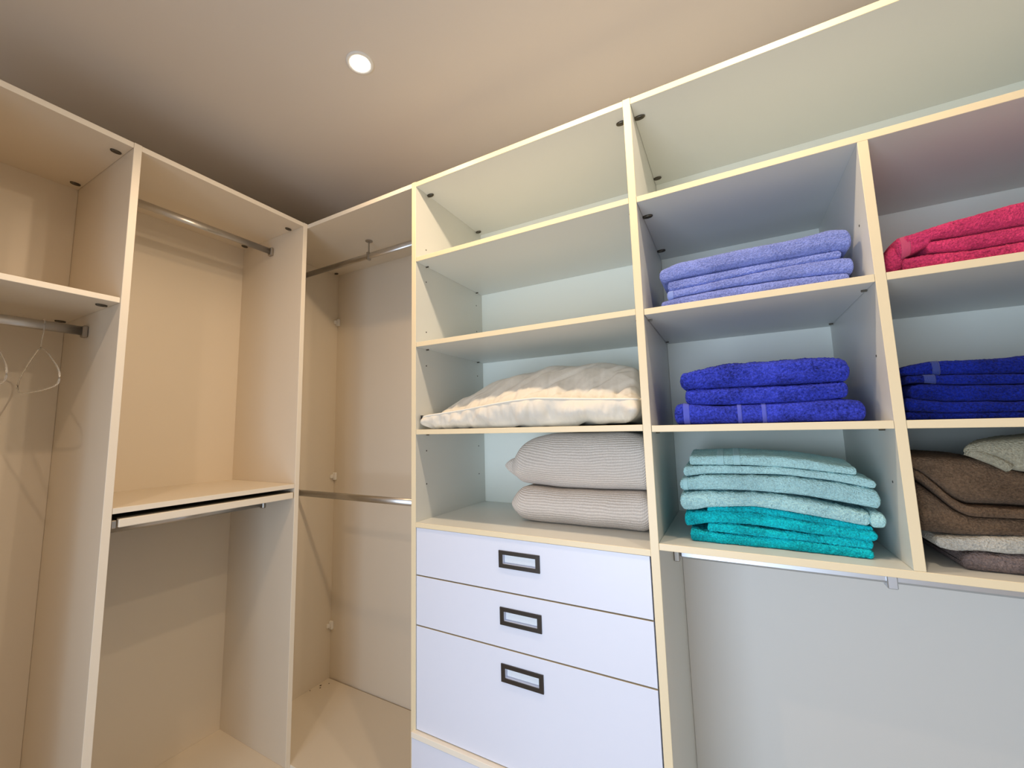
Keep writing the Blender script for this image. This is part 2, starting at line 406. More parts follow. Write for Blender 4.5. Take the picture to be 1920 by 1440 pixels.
# ---- corner wardrobe
U = empty('corner_wardrobe', (.13, .24, 0), 'white open corner wardrobe with two hanging rods left of the drawers', 'wardrobe')
panel('side_panel', XL-t, XL, 0, D+BK, 0, H, U, mats=WH)
tp = panel('top_panel', XL, p1L-.0005, 0, D, H-tb, H, U, '-y', WH)
panel('back_panel', XL, p1L-.0005, D, D+BK, 0, H, U, mats=WH)
bt = panel('bottom_panel', XL, p1L-.0005, 0, D-.006, fl-tb, fl, U, '-y', WH)
panel('plinth', XL, p1L-.0005, .03, .05, 0, fl-tb, U, mats=WH)
cam_covers(tp, [(-.325, .437, H-tb, 1.5, 1)])
r = oval_rod(U, (XL, .235, 2.206), (p1L-.0005, .235, 2.206))
mb = MB(); mb.disc((.137, .235, H-tb), .017, .004, 24, '-z'); mb.tube([(.137, .235, H-tb-.003), (.137, .235, 2.222)], .0035, 12)
mb.box(.131, .143, .224, .246, 2.187, 2.225, b=.002)
mb.build('rod_hanger', [BRACKET], r, label='grey metal rod support hook')
oval_rod(U, (XL, .235, 1.084), (p1L-.0005, .235, 1.084), ends=(1, 1))
bk = [o for o in U.children if o.name.startswith('back_panel')][0]
for z in (2.0, 1.141, .374):
    mb = MB(); mb.box(XL, XL+.024, D-.014, D, z-.020, z+.020, b=.003); mb.box(XL, XL+.012, D-.030, D-.014, z-.010, z+.010, b=.002)
    mb.build('corner_connector', [PLAST], bk, label='white plastic corner connector')

# ---- drawer tower (p1..p2)
U = empty('drawer_tower', (.993, .24, 0), 'tall white shelf tower with drawers below, holding the pillow and knitted blankets', 'shelving unit')
hl = [('x', (p1R, .060, z)) for z in (2.057, 1.931, 1.739, 1.613, 1.306, 1.19)] + [('x', (p1R, .421, z)) for z in (2.06, 1.931, 1.812, 1.612, 1.308, 1.19)]
panel('side_panel', p1L, p1R, -.0008, D+BK, 0, H+.0015, U, '-y', holes=hl)
panel('side_panel', p2L, p2R, -.0008, D+BK, 0, H+.0015, U, '-y', holes=[('-x', (p2L, .06, z)) for z in (1.93, 1.61, 1.3)])
tp = panel('top_panel', p1R, p2L, 0, D, H-tb, H, U, '-y')
panel('back_panel', p1R, p2L, D, D+BK, 0, H, U, mats=[BACK_LIT, EDGE, HOLE])
for z in (s1, s2, s3):
    s_ = panel('shelf', p1R+.0005, p2L-.0005, .0005, D-.001, z-tt, z, U, '-y')
    for (x, y) in ((p1R+.006, .06), (p1R+.006, .42), (p2L-.006, .06), (p2L-.006, .42)):
        mb = MB(); mb.tube([(x-.005, y, z-tt-.002), (x+.005, y, z-tt-.002)], .0025, 10); mb.build('shelf_pin', [CAM], s_)
panel('shelf', p1R, p2L, 0, D-.001, ZBb, ZBt, U, '-y')
cam_covers(tp, [(p1R+.012, .073, H-tb, 1.7, 1), (p1R+.012, .432, H-tb, 1.5, 1), (p2L-.018, .062, H-tb, 1.7, 1)])
# drawers
DX0, DX1 = p1R+.0015, p2L-.004
for k, (z1, z0) in enumerate(((ZBb-.0012, g1+.0022), (g1-.0022, g2+.0022), (g2-.0022, g3+.0015))):
    dz = (.992, .831, .675)[k]
    mb = MB()
    # front with a rectangular cut-out behind the handle frame
    hx0, hx1, hz0, hz1 = .946, 1.053, dz-.0135, dz+.0135
    y0, y1 = .003, .019
    for (a, b_, c, d) in ((DX0, hx0, z0, z1), (hx1, DX1, z0, z1), (hx0, hx1, z0, hz0), (hx0, hx1, hz1, z1)):
        V = [(a, y0, c), (b_, y0, c), (b_, y0, d), (a, y0, d)]; mb.add(V, [(0, 1, 2, 3)])
    mb.add([(DX0, y1, z0), (DX1, y1, z0), (DX1, y1, z1), (DX0, y1, z1)], [(3, 2, 1, 0)])
    E_ = [(DX0, z0), (DX1, z0), (DX1, z1), (DX0, z1)]
    for i in range(4):
        (a, c), (b_, d) = E_[i], E_[(i+1) % 4]; mb.add([(a, y0, c), (a, y1, c), (b_, y1, d), (b_, y0, d)], [(0, 1, 2, 3)], 1 if i == 2 else 0)
    Fh = [(hx0, hz0), (hx1, hz0), (hx1, hz1), (hx0, hz1)]
    for i in range(4):
        (a, c), (b_, d) = Fh[i], Fh[(i+1) % 4]; mb.add([(a, y0, c), (b_, y0, d), (b_, y1-.004, d), (a, y1-.004, c)], [(0, 1, 2, 3)])
    mb.add([(hx0, y1-.004, hz0), (hx1, y1-.004, hz0), (hx1, y1-.004, hz1), (hx0, y1-.004, hz1)], [(0, 1, 2, 3)])
    # drawer box behind
    mb.box(DX0+.01, DX0+.022, y1, D-.03, z0+.012, z1-.02); mb.box(DX1-.022, DX1-.01, y1, D-.03, z0+.012, z1-.02)
    mb.box(DX0+.022, DX1-.022, y1, D-.03, z0+.012, z0+.022); mb.box(DX0+.022, DX1-.022, D-.042, D-.03, z0+.022, z1-.02)
    dr = mb.build('drawer', [DRW, EDGE], U)
    fr = MB(); ox0, ox1, oz0, oz1 = .934, 1.066, dz-.0245, dz+.0245
    for (a, b_, c, d) in ((ox0, hx0, oz0, oz1), (hx1, ox1, oz0, oz1), (hx0, hx1, oz0, hz0), (hx0, hx1, hz1, oz1)): fr.box(a, b_, -.001, .0029, c, d, b=.0002)
    hd = fr.build('handle', [BRONZE], dr, label='dark bronze rectangular recessed pull frame')
    MB().box(hx0+.001, hx1-.001, y1-.0065, y1-.0045, hz0+.001, hz1-.001).build('recess_plate', [CARD], hd, label='pale plate inside the frame')
# projecting board and lowest front
panel('drawer_rail', p1L+.010, p2L-.004, -.012, .30, g3-.0185, g3-.0015, U, '-y +z', [MEL, EDGEW, HOLE], b=.001)
mb = MB(); mb.box(p1L+.010, p2L-.004, -.010, -.0012, .10, g3-.020); mb.build('lower_front', [DRW], U, label='plain pale front below the drawers')
panel('plinth', p1R, p2L, .03, .05, 0, .1, U)

# ---- towel shelves (right of p2)
U = empty('towel_shelving', (1.87, .24, 0), 'white wall shelving with two columns of towel compartments above an open hanging space', 'shelving unit')
tp = panel('top_panel', p2R+.0005, p4L, 0, D, H-tb, H, U, '-y')
panel('back_panel', p2R+.0005, p4R, D, D+BK, c3-tt, H, U, mats=[BACK_LIT, EDGE, HOLE], label='mint back board behind the towels, brightened as if well lit')
panel('back_panel', p2R+.0005, p4R, D, D+BK, 0, c3-tt-.0005, U, mats=[BACK_DIM, EDGE, HOLE], label='back board of the open hanging space, greyed as if less lit')
uA = panel('shelf', p2R+.0005, p4L, 0, D-.001, zA-tt, zA, U, '-y')
panel('divider_panel', p3L, p3R, 0, D-.001, c3, zA-tt, U, '-y', holes=[('-x', (p3L, .06, z)) for z in (1.82, 1.52, 1.25)]+[('-x', (p3L, .41, z)) for z in (1.82, 1.52, 1.25)])
panel('side_panel', p4L, p4R, 0, D, 0, H, U, '-y')
for z in (c1, c2):
    for (a, b_) in ((p2R+.001, p3L-.0005), (p3R+.0005, p4L-.0005)):
        s_ = panel('shelf', a, b_, .0005, D-.0015, z-tt, z, U, '-y')
        for (x, y) in ((a+.006, .06), (a+.006, .42), (b_-.006, .06), (b_-.006, .42)):
            MB().tube([(x-.005, y, z-tt-.002), (x+.005, y, z-tt-.002)], .0025, 10).build('shelf_pin', [CAM], s_)
panel('shelf', p2R+.0005, p4L, -.001, D-.001, c3-tt, c3-.0002, U, '-y', label='deep bottom shelf running under both columns')
cam_covers(tp, [(p2R+.013, .066, H-tb, 1.9, 1), (p2R+.013, .421, H-tb, 1.6, 1)])
cam_covers(uA, [(p2R+.013, .095, zA-tt, 1.7, 1), (p2R+.013, .377, zA-tt, 1.6, 1)])
rr = MB().box(p2R+.016, p4L-.016, .262, .284, .985, 1.012, b=.006).build('hanging_rod', [ALU], U, label='pale aluminium hanging rail')
MB().box(p2R+.0005, p2R+.016, .258, .288, .975, c3-tt-.0005, b=.002).build('rod_bracket', [BRACKET], rr)
MB().box(1.868, 1.888, .256, .290, .974, c3-tt-.0005, b=.002).build('rod_bracket', [ALU], rr)
panel('bottom_panel', p2R+.0005, p4L, 0, D-.001, fl-tb, fl, U, '-y')
panel('plinth', p2R+.0005, p4L, .03, .05, 0, fl-tb, U)

# ------------------------------------------------------------------ folded cloth
def smooth_interp(xs, ys, x):
    xs = np.array(xs, float); ys = np.array(ys, float)
    # monotone-ish: linear interpolation blurred with a small window
    w_ = (xs[-1]-xs[0])*.05
    acc = 0
    for k, wt in ((-1, .25), (-.5, .5), (0, .5), (.5, .5), (1, .25)): acc = acc + wt*np.interp(x+k*w_, xs, ys)
    return acc/2.0
def leaf(bot, top, yf, ybk, seed=0, nx=170, ns=84, rough=.0016, wav=.003, xr=None, endr=.012, crown=.004, p=2.9, backdrop=0.0, ywob=.004, xskew=0.0):
    """one folded layer: cross-section is a soft rounded bar from y=yf to ybk; bot/top are [(x,z)] curves of its front"""
    bx, bz = zip(*bot); tx, tz = zip(*top)
    x0, x1 = xr if xr else (min(bx[0], tx[0]), max(bx[-1], tx[-1]))
    u = np.linspace(0, 1, nx); u = .5-.5*np.cos(np.pi*u)*1.0; u = .55*u+.45*np.linspace(0, 1, nx)
    X = x0+(x1-x0)*u
    B = smooth_interp(bx, bz, X); T = smooth_interp(tx, tz, X)
    h = np.maximum((T-B)/2, .003); c = (T+B)/2
    dx = np.minimum(X-x0, x1-X); e = np.clip(dx/endr, 0, 1); sc = np.sqrt(np.clip(1-(1-e)**2, 0.0, 1)); sc = np.maximum(sc, .03)
    # section parameter: dense at the front
    a = np.linspace(0, 2*np.pi, ns, endpoint=False)
    hy = (ybk-yf)/2; cy = (ybk+yf)/2
    V = []; UV = []
    for i in range(nx):
        hh = h[i]*sc[i]; r_ = hh
        # stadium: front arc, top flat, back arc, bottom flat
        L = max(2*hy-2*h[i], .001); 
        nf = int(ns*.36); nbk = 12; nt_ = (ns-nf-nbk)//2; ns_ = nf+nbk+2*nt_
        pts = []
        for k in range(nf):                       # front arc bottom->top
            th = -np.pi/2+np.pi*(k/nf); cc, ss = math.cos(th), math.sin(th)
            pts.append((yf+h[i]-abs(cc)**(2/p)*h[i]*(.6+.4*sc[i]), np.sign(ss)*abs(ss)**(2/p)*hh))
        for k in range(nt_): q = (k/nt_)**1.5; pts.append((yf+h[i]+L*q, hh+crown*math.sin(np.pi*q)*sc[i]))
        for k in range(nbk):
            th = np.pi/2-np.pi*(k/nbk); cc, ss = math.cos(th), math.sin(th)
            pts.append((ybk-h[i]+abs(cc)**(2/p)*h[i], np.sign(ss)*abs(ss)**(2/p)*hh))
        for k in range(nt_): q = 1-(k/nt_); q = q**1.5; pts.append((yf+h[i]+L*q, -hh))
        ln = 0; prev = None
        for (yy, zz) in pts:
            if prev is not None: ln += math.hypot(yy-prev[0], zz-prev[1])
            prev = (yy, zz)
            n1 = noise.noise(Vector((X[i]*9+seed*7.1, yy*9, (c[i]+zz)*14+seed)))
            n2 = noise.noise(Vector((X[i]*260+seed*3.3, yy*260, (c[i]+zz)*260)))
            n3 = noise.noise(Vector((X[i]*45+seed*3.3, yy*45, (c[i]+zz)*45)))
            g = min(1, max(0, (zz/hh+1)*1.5)) if hh > 0 else 1   # keep the underside quiet
            yo = ywob*n1 + rough*n2 + rough*.8*n3
            zo = (wav*n1*.6 + rough*n2 + rough*.8*n3)*g
            V.append((X[i]+xskew*(yy-yf)+rough*.7*n2*(1-e[i]), yy+yo, c[i]+zz+zo-backdrop*(yy-yf))); UV.append((X[i], ln))
    F = []; ns = ns_
    for i in range(nx-1):
        for k in range(ns): F.append((i*ns+k, (i+1)*ns+k, (i+1)*ns+(k+1) % ns, i*ns+(k+1) % ns))
    F.append(tuple(range(ns))); F.append(tuple((nx-1)*ns+k for k in range(ns))[::-1])
    F = [f[::-1] for f in F]
    return V, F, UV
def cloth(name, leaves, mat, label, cat, group=None, bands=(), bandmat=None, parent=None):
    V = []; F = []; UV = []; MI = []
    for lf in leaves:
        v, f, uv = leaf(**lf); n = len(V); V += v; F += [tuple(i+n for i in q) for q in f]; UV += uv
    A = np.array(V)
    for f in F:
        xm = A[f[0]][0]
        MI.append(1 if len(f) == 4 and any(a <= xm <= b_ for (a, b_) in bands) else 0)
    o = mk(name, V, F, [mat, bandmat or mat], parent, MI, smooth=True, label=label, uvs=UV)
    if cat: tag(o, label, cat, group)
    return o
def strip_part(parent, lf, x0, x1, mat, name='woven_border', off=.0012, label=None):
    """a woven band wrapping over one leaf between x0 and x1"""
    v, f, uv = leaf(**{**lf, 'rough': .0003, 'wav': lf.get('wav', .003)})
    A = np.array(v); nx = lf.get('nx', 170); ns = len(v)//nx
    rows = [i for i in range(nx) if x0 <= A[i*ns][0] <= x1]
    if len(rows) < 2: return
    cz = [A[i*ns:(i+1)*ns].mean(0) for i in rows]
    nf_ = int(lf.get('ns', 84)*.36); kk = list(range(3, nf_+(ns-nf_-12)//2))     # front arc and top
    V = []
    for i in rows:
        for k in kk:
            p = A[i*ns+k]; q0 = A[i*ns+(k-1) % ns]; q1 = A[i*ns+(k+1) % ns]
            tn = q1-q0; nrm = np.array([0, -tn[2], tn[1]]); nrm /= (np.linalg.norm(nrm)+1e-9)
            V.append(p+nrm*off)
    n = len(kk); F = []
    for i in range(len(rows)-1):
        for k in range(n-1): F.append((i*n+k, (i+1)*n+k, (i+1)*n+k+1, i*n+k+1))
    Vb = [np.array(p) for p in V]; m0 = len(V)
    o = mk(name, V, [q for q in F], [mat], parent, smooth=True, label=label)
    sm = o.modifiers.new('thick', 'SOLIDIFY'); sm.thickness = .0016; sm.offset = -1
    return o

LB = terry('periwinkle_terry', (0.24, 0.30, 0.76), 1.35, .65)
LBw = woven('periwinkle_border', (0.22, 0.30, 0.68))
DB = terry('royal_blue_terry', (0.022, 0.033, 0.29), 2.9, .45, scale=200, bump=1.0)
DBw = woven('royal_blue_border', (0.075, 0.10, 0.56))
NB = terry('deep_navy_terry', (0.004, 0.012, 0.17), 2.2, .4)
NBw = woven('deep_navy_border', (0.010, 0.03, 0.19))
PK = terry('raspberry_terry', (0.66, 0.05, 0.16), 1.3, .6)
PKw = woven('raspberry_border', (0.55, 0.06, 0.15))
TQ = terry('turquoise_terry', (0.005, 0.45, 0.52), 1.7, .55)
AQ = terry('aqua_terry', (0.46, 0.77, 0.81), 1.2, .75)
AQw = woven('aqua_border', (0.36, 0.62, 0.66))
BR = terry('brown_terry', (0.12, 0.078, 0.048), 1.8, .6)
GR = terry('mauve_grey_terry', (0.18, 0.14, 0.13), 1.6, .7)
CR = terry('off_white_terry', (0.50, 0.48, 0.42), 1.35, .8)
CG = terry('cream_green_terry', (0.33, 0.32, 0.24), 1.4, .75)

# ---- light blue stack
G = 'light blue folded towels'; yf = .050
b1 = dict(bot=[(1.428, 1.768), (1.451, 1.766), (1.472, 1.772), (1.681, 1.773), (1.796, 1.772), (1.838, 1.768)],
          top=[(1.428, 1.800), (1.469, 1.815), (1.609, 1.820), (1.733, 1.818), (1.815, 1.826), (1.838, 1.812)], yf=.048, ybk=.36, seed=1, endr=0.0099, ywob=.003)
b1b = dict(bot=[(1.447, 1.737), (1.604, 1.748), (1.704, 1.753), (1.818, 1.752)], top=[(1.447, 1.770), (1.604, 1.773), (1.704, 1.773), (1.818, 1.772)], yf=.056, ybk=.36, seed=2, endr=0.0062)
cloth('folded_towel', [b1, b1b], LB, 'light blue bath towel topmost of its stack', 'towel', G)
b3 = dict(bot=[(1.444, 1.712), (1.463, 1.719), (1.575, 1.724), (1.677, 1.723), (1.77, 1.719), (1.836, 1.712)],
          top=[(1.444, 1.737), (1.604, 1.747), (1.704, 1.753), (1.818, 1.752), (1.836, 1.744)], yf=.047, ybk=.36, seed=3, endr=0.0062)
b4 = dict(bot=[(1.428, 1.6875), (1.825, 1.6875)], top=[(1.428, 1.7105), (1.463, 1.718), (1.575, 1.723), (1.677, 1.722), (1.77, 1.718), (1.825, 1.713)], yf=.046, ybk=.36, seed=4, endr=0.0062)
T_ = cloth('folded_towel', [b3, b4], LB, 'light blue bath towel at the bottom of its stack', 'towel', G)
strip_part(T_, b3, 1.444, 1.462, LBw)

# ---- royal blue stack
G = 'royal blue folded towels'
d1 = dict(bot=[(1.461, 1.471), (1.625, 1.469), (1.759, 1.468), (1.806, 1.469)], top=[(1.461, 1.512), (1.500, 1.520), (1.568, 1.531), (1.653, 1.528), (1.733, 1.529), (1.789, 1.524), (1.806, 1.512)], yf=.046, ybk=.38, seed=11, rough=.0032, endr=0.0099)
cloth('folded_towel', [d1], DB, 'royal blue fluffy towel topmost of its stack of three', 'towel', G)
d2 = dict(bot=[(1.470, 1.431), (1.573, 1.426), (1.645, 1.426), (1.734, 1.426), (1.800, 1.433)], top=[(1.470, 1.469), (1.625, 1.468), (1.759, 1.467), (1.800, 1.466)], yf=.048, ybk=.38, seed=12, rough=.0032, endr=0.0074)
cloth('folded_towel', [d2], DB, 'royal blue fluffy towel in the middle of its stack of three', 'towel', G)
d3 = dict(bot=[(1.441, 1.3793), (1.825, 1.3793)], top=[(1.441, 1.428), (1.454, 1.437), (1.479, 1.434), (1.547, 1.424), (1.645, 1.425), (1.797, 1.430), (1.825, 1.420)], yf=.044, ybk=.40, seed=13, endr=0.0100, rough=.0012)
T_ = cloth('folded_towel', [d3], DB, 'royal blue towel with woven stripes at the bottom of its stack of three', 'towel', G)
for (a, b_) in ((1.463, 1.478), (1.583, 1.595), (1.632, 1.645)): strip_part(T_, d3, a, b_, DBw, label='paler woven stripe')

# ---- teal and aqua stack
G = 'turquoise and aqua folded towels'; yf = .058
l1 = dict(bot=[(1.468, 1.276), (1.587, 1.279), (1.686, 1.274), (1.798, 1.262)], top=[(1.468, 1.298), (1.589, 1.303), (1.70, 1.296), (1.798, 1.278)], yf=yf-.003, ybk=.30, seed=21, endr=0.0043, crown=.010, xskew=.0, backdrop=0)
T_ = cloth('folded_towel', [l1], AQ, 'pale aqua hand towel topmost of the turquoise stack', 'towel', G)
for (a, b_) in ((1.530, 1.548), (1.566, 1.582)): strip_part(T_, l1, a, b_, AQw, off=.0008, label='flat woven border stripe')
l2 = dict(bot=[(1.452, 1.246), (1.504, 1.255), (1.661, 1.259), (1.752, 1.249), (1.828, 1.233)], top=[(1.452, 1.272), (1.533, 1.277), (1.662, 1.275), (1.796, 1.262), (1.828, 1.250)], yf=yf-.002, ybk=.36, seed=22, endr=0.0062)
cloth('folded_towel', [l2], AQ, 'pale aqua towel second from the top of the turquoise stack', 'towel', G)
l3 = dict(bot=[(1.442, 1.212), (1.556, 1.218), (1.608, 1.218), (1.704, 1.212), (1.79, 1.198), (1.832, 1.191)], top=[(1.442, 1.238), (1.504, 1.253), (1.661, 1.257), (1.752, 1.246), (1.815, 1.234), (1.832, 1.225)], yf=yf-.006, ybk=.37, seed=23, rough=.0032, endr=0.0074)
T_ = cloth('folded_towel', [l3], AQ, 'pale aqua fluffy towel with flat border on its left end, third from the top', 'towel', G)
strip_part(T_, l3, 1.449, 1.461, AQw)
l4 = dict(bot=[(1.440, 1.166), (1.458, 1.160), (1.504, 1.173), (1.605, 1.183), (1.723, 1.168), (1.812, 1.154)], top=[(1.440, 1.206), (1.501, 1.213), (1.608, 1.214), (1.657, 1.213), (1.747, 1.196), (1.812, 1.184)], yf=yf-.008, ybk=.37, seed=24, rough=.0032, endr=0.0099)
l4r = dict(bot=[(1.810, 1.152), (1.836, 1.154)], top=[(1.810, 1.186), (1.836, 1.184)], yf=yf-.006, ybk=.36, seed=25, nx=24, endr=0.0074)
T_ = cloth('folded_towel', [l4, l4r], AQ, 'pale aqua thick towel lying directly on the darker turquoise towels', 'towel', G)
t4 = dict(bot=[(1.500, 1.158), (1.605, 1.166), (1.734, 1.152), (1.815, 1.140)], top=[(1.500, 1.172), (1.605, 1.182), (1.734, 1.167), (1.815, 1.152)], yf=yf+.004, ybk=.36, seed=26, endr=0.0043)
t5 = dict(bot=[(1.447, 1.121), (1.480, 1.128), (1.504, 1.136), (1.602, 1.138), (1.719, 1.128), (1.820, 1.124)], top=[(1.447, 1.156), (1.511, 1.165), (1.604, 1.167), (1.722, 1.154), (1.820, 1.144)], yf=yf-.002, ybk=.37, seed=27, rough=.0032, endr=0.0068)
cloth('folded_towel', [t4, t5], TQ, 'bright turquoise towel above the lowest one of the stack', 'towel', G)
t6 = dict(bot=[(1.498, 1.114), (1.672, 1.112), (1.812, 1.106)], top=[(1.498, 1.134), (1.55, 1.137), (1.674, 1.129), (1.812, 1.125)], yf=yf, ybk=.36, seed=28, rough=.0032, endr=0.0050)
t7 = dict(bot=[(1.458, 1.0872), (1.810, 1.0872)], top=[(1.458, 1.120), (1.507, 1.112), (1.672, 1.112), (1.810, 1.107)], yf=yf-.001, ybk=.37, seed=29, rough=.0032, endr=0.0050)
cloth('folded_towel', [t6, t7], TQ, 'bright turquoise towel lying on the shelf at the bottom of the stack', 'towel', G)

# ---- raspberry towel
k1 = dict(bot=[(1.918, 1.736), (1.945, 1.750), (1.963, 1.758), (2.018, 1.754), (2.094, 1.756), (2.28, 1.756)], top=[(1.918, 1.774), (1.962, 1.782), (2.006, 1.790), (2.051, 1.797), (2.1, 1.804), (2.28, 1.812)], yf=.046, ybk=.36, seed=31, endr=0.0087)
k1e = dict(bot=[(1.884, 1.6875), (1.925, 1.694)], top=[(1.884, 1.745), (1.925, 1.776)], yf=.052, ybk=.34, seed=32, nx=40, endr=0.0300, rough=.0015, wav=.012, ywob=.015)
k1m = dict(bot=[(1.908, 1.722), (1.965, 1.748)], top=[(1.908, 1.772), (1.965, 1.780)], yf=.044, ybk=.20, seed=36, nx=40, endr=0.0074, rough=.001)
T_ = cloth('folded_towel', [k1, k1m, k1e], PK, 'raspberry pink towel with a twisted left end, topmost of the pink pair', 'towel', 'raspberry pink towels')
strip_part(T_, k1m, 1.915, 1.930, PKw, label='woven border at the twisted end')
k2 = dict(bot=[(1.955, 1.731), (2.014, 1.722), (2.091, 1.724), (2.28, 1.722)], top=[(1.955, 1.754), (2.014, 1.754), (2.091, 1.755), (2.28, 1.755)], yf=.050, ybk=.36, seed=33, endr=0.0062)
k3 = dict(bot=[(1.914, 1.6875), (2.28, 1.6875)], top=[(1.914, 1.726), (1.955, 1.728), (2.014, 1.721), (2.28, 1.721)], yf=.047, ybk=.36, seed=34, rough=.003, endr=0.0062)
cloth('folded_towel', [k2, k3], PK, 'raspberry pink fluffy towel lying on the shelf under the twisted one', 'towel', 'raspberry pink towels')

# ---- deep navy stack on the right
G = 'deep navy folded towels'
n1 = dict(bot=[(1.888, 1.476), (1.907, 1.472), (1.962, 1.470), (2.061, 1.464), (2.28, 1.462)], top=[(1.888, 1.486), (1.916, 1.497), (1.944, 1.499), (2.039, 1.496), (2.065, 1.499), (2.28, 1.50)], yf=.052, ybk=.36, seed=41, endr=0.0099)
n2 = dict(bot=[(1.895, 1.455), (1.907, 1.459), (1.960, 1.449), (2.059, 1.444), (2.28, 1.442)], top=[(1.895, 1.472), (1.962, 1.469), (2.061, 1.463), (2.28, 1.461)], yf=.050, ybk=.36, seed=42, endr=0.0062)
T_ = cloth('folded_towel', [n1, n2], NB, 'deep navy towel with paler woven patches, topmost of the right stack', 'towel', G)
strip_part(T_, n2, 1.922, 1.940, NBw, label='paler woven patch'); strip_part(T_, n1, 1.936, 1.950, NBw, label='paler woven patch')
n3 = dict(bot=[(1.898, 1.424), (1.946, 1.415), (2.055, 1.411), (2.28, 1.411)], top=[(1.898, 1.450), (1.928, 1.456), (1.96, 1.448), (2.059, 1.443), (2.28, 1.441)], yf=.048, ybk=.36, seed=43, endr=0.0087)
cloth('folded_towel', [n3], NB, 'deep navy towel in the middle of the right stack', 'towel', G)
n4 = dict(bot=[(1.888, 1.398), (1.953, 1.391), (2.28, 1.390)], top=[(1.888, 1.427), (1.946, 1.414), (2.055, 1.410), (2.28, 1.410)], yf=.046, ybk=.36, seed=44, endr=0.0074)
n5 = dict(bot=[(1.886, 1.3793), (2.28, 1.3793)], top=[(1.886, 1.397), (1.953, 1.391), (2.28, 1.389)], yf=.048, ybk=.36, seed=45, endr=0.0050)
cloth('folded_towel', [n4, n5], NB, 'deep navy towel at the bottom of the right stack', 'towel', G)

# ---- brown and cream pile
G = 'brown and cream folded towels'
q1 = dict(bot=[(1.962, 1.307), (1.985, 1.298), (2.008, 1.286), (2.030, 1.276), (2.19, 1.272)], top=[(1.962, 1.324), (1.978, 1.330), (2.0, 1.336), (2.047, 1.341), (2.19, 1.341)], yf=.044, ybk=.34, seed=51, endr=0.0099, xskew=.42)
T_ = cloth('folded_towel', [q1], CG, 'cream towel with a rolled left end on top of the brown pile', 'towel', G)
# rolled lip at its left end
mb = MB(); cc = [(1.968, .052, 1.316), (1.978, .048, 1.311), (1.990, .045, 1.304), (2.002, .043, 1.297), (2.012, .043, 1.290), (2.020, .044, 1.284)]
mb.tube(cc, .007, 16, ry=.009); mb.build('rolled_end', [CG], T_, smooth=True, label='thin rolled edge at the left end')
q2 = dict(bot=[(1.885, 1.285), (1.911, 1.262), (1.936, 1.226), (1.950, 1.209), (1.986, 1.210), (2.033, 1.212), (2.28, 1.212)], top=[(1.885, 1.303), (1.93, 1.304), (2.0, 1.300), (2.04, 1.275), (2.28, 1.271)], yf=.052, ybk=.38, seed=52, endr=0.0062, p=3.2)
q3 = dict(bot=[(1.886, 1.268), (1.911, 1.240), (1.938, 1.203), (1.949, 1.188), (2.03, 1.190), (2.28, 1.190)], top=[(1.886, 1.284), (1.911, 1.260), (1.936, 1.224), (1.950, 1.208), (1.986, 1.209), (2.28, 1.211)], yf=.048, ybk=.37, seed=53, endr=0.0050)
cloth('folded_towel', [q2, q3], BR, 'dark brown large towel sloping down over the pile on its left', 'towel', G)
q4 = dict(bot=[(1.886, 1.150), (1.92, 1.148), (2.026, 1.157), (2.28, 1.157)], top=[(1.886, 1.262), (1.911, 1.238), (1.938, 1.202), (1.949, 1.187), (2.03, 1.189), (2.28, 1.189)], yf=.052, ybk=.37, seed=54, endr=0.0099)
cloth('folded_towel', [q4], BR, 'brown towel lying on the off-white towel', 'towel', G)
q5 = dict(bot=[(1.905, 1.130), (1.924, 1.118), (1.957, 1.126), (1.993, 1.123), (2.023, 1.125), (2.28, 1.125)], top=[(1.905, 1.146), (1.92, 1.147), (2.026, 1.156), (2.28, 1.156)], yf=.046, ybk=.36, seed=55, endr=0.0074, rough=.002)
cloth('folded_towel', [q5], CR, 'off-white towel between the brown and the grey towel', 'towel', G)
q6 = dict(bot=[(1.940, 1.0872), (2.28, 1.0872)], top=[(1.940, 1.116), (1.957, 1.125), (1.993, 1.122), (2.28, 1.124)], yf=.048, ybk=.36, seed=56, endr=0.0087, rough=.003)
cloth('folded_towel', [q6], GR, 'mauve grey fluffy towel at the bottom of the brown pile', 'towel', G)

# ------------------------------------------------------------------ knitted blankets
G = 'ribbed beige knitted blankets'
u1 = dict(bot=[(.905, 1.205), (.925, 1.193), (.942, 1.188), (1.049, 1.179), (1.197, 1.180), (1.358, 1.186)], top=[(.905, 1.290), (.925, 1.318), (.958, 1.343), (1.025, 1.358), (1.15, 1.362), (1.30, 1.356), (1.358, 1.335)], yf=.150, ybk=.455, seed=61, rough=.0006, wav=.008, endr=.030, crown=.001, ns=110, p=2.1, ywob=.010)
U1 = cloth('knitted_blanket', [u1], KNIT, 'upper beige ribbed knitted blanket squeezed under the pillow shelf', 'blanket', G)
mb = MB(); V = []
c0 = Vector((.905, .20, 1.240))
# gathered corner sticking out at the left end
cor = dict(bot=[(.875, 1.240), (.93, 1.200)], top=[(.875, 1.262), (.93, 1.288)], yf=.165, ybk=.26, seed=63, nx=40, ns=48, rough=.0008, wav=.01, endr=.02, crown=0)
cloth('blanket_corner', [cor], KNIT, None, None, parent=U1)
u2_ = dict(bot=[(.905, 1.090), (.935, 1.073), (.965, 1.0695), (1.05, 1.0693), (1.218, 1.0693), (1.358, 1.0693)], top=[(.905, 1.168), (.925, 1.182), (.960, 1.184), (1.049, 1.179), (1.197, 1.178), (1.358, 1.184)], yf=.140, ybk=.455, seed=62, rough=.0006, wav=.006, endr=.040, crown=.001, ns=96, p=2.1, ywob=.010)
cloth('knitted_blanket', [u2_], KNIT, 'lower beige ribbed knitted blanket lying on the board above the drawers', 'blanket', G)

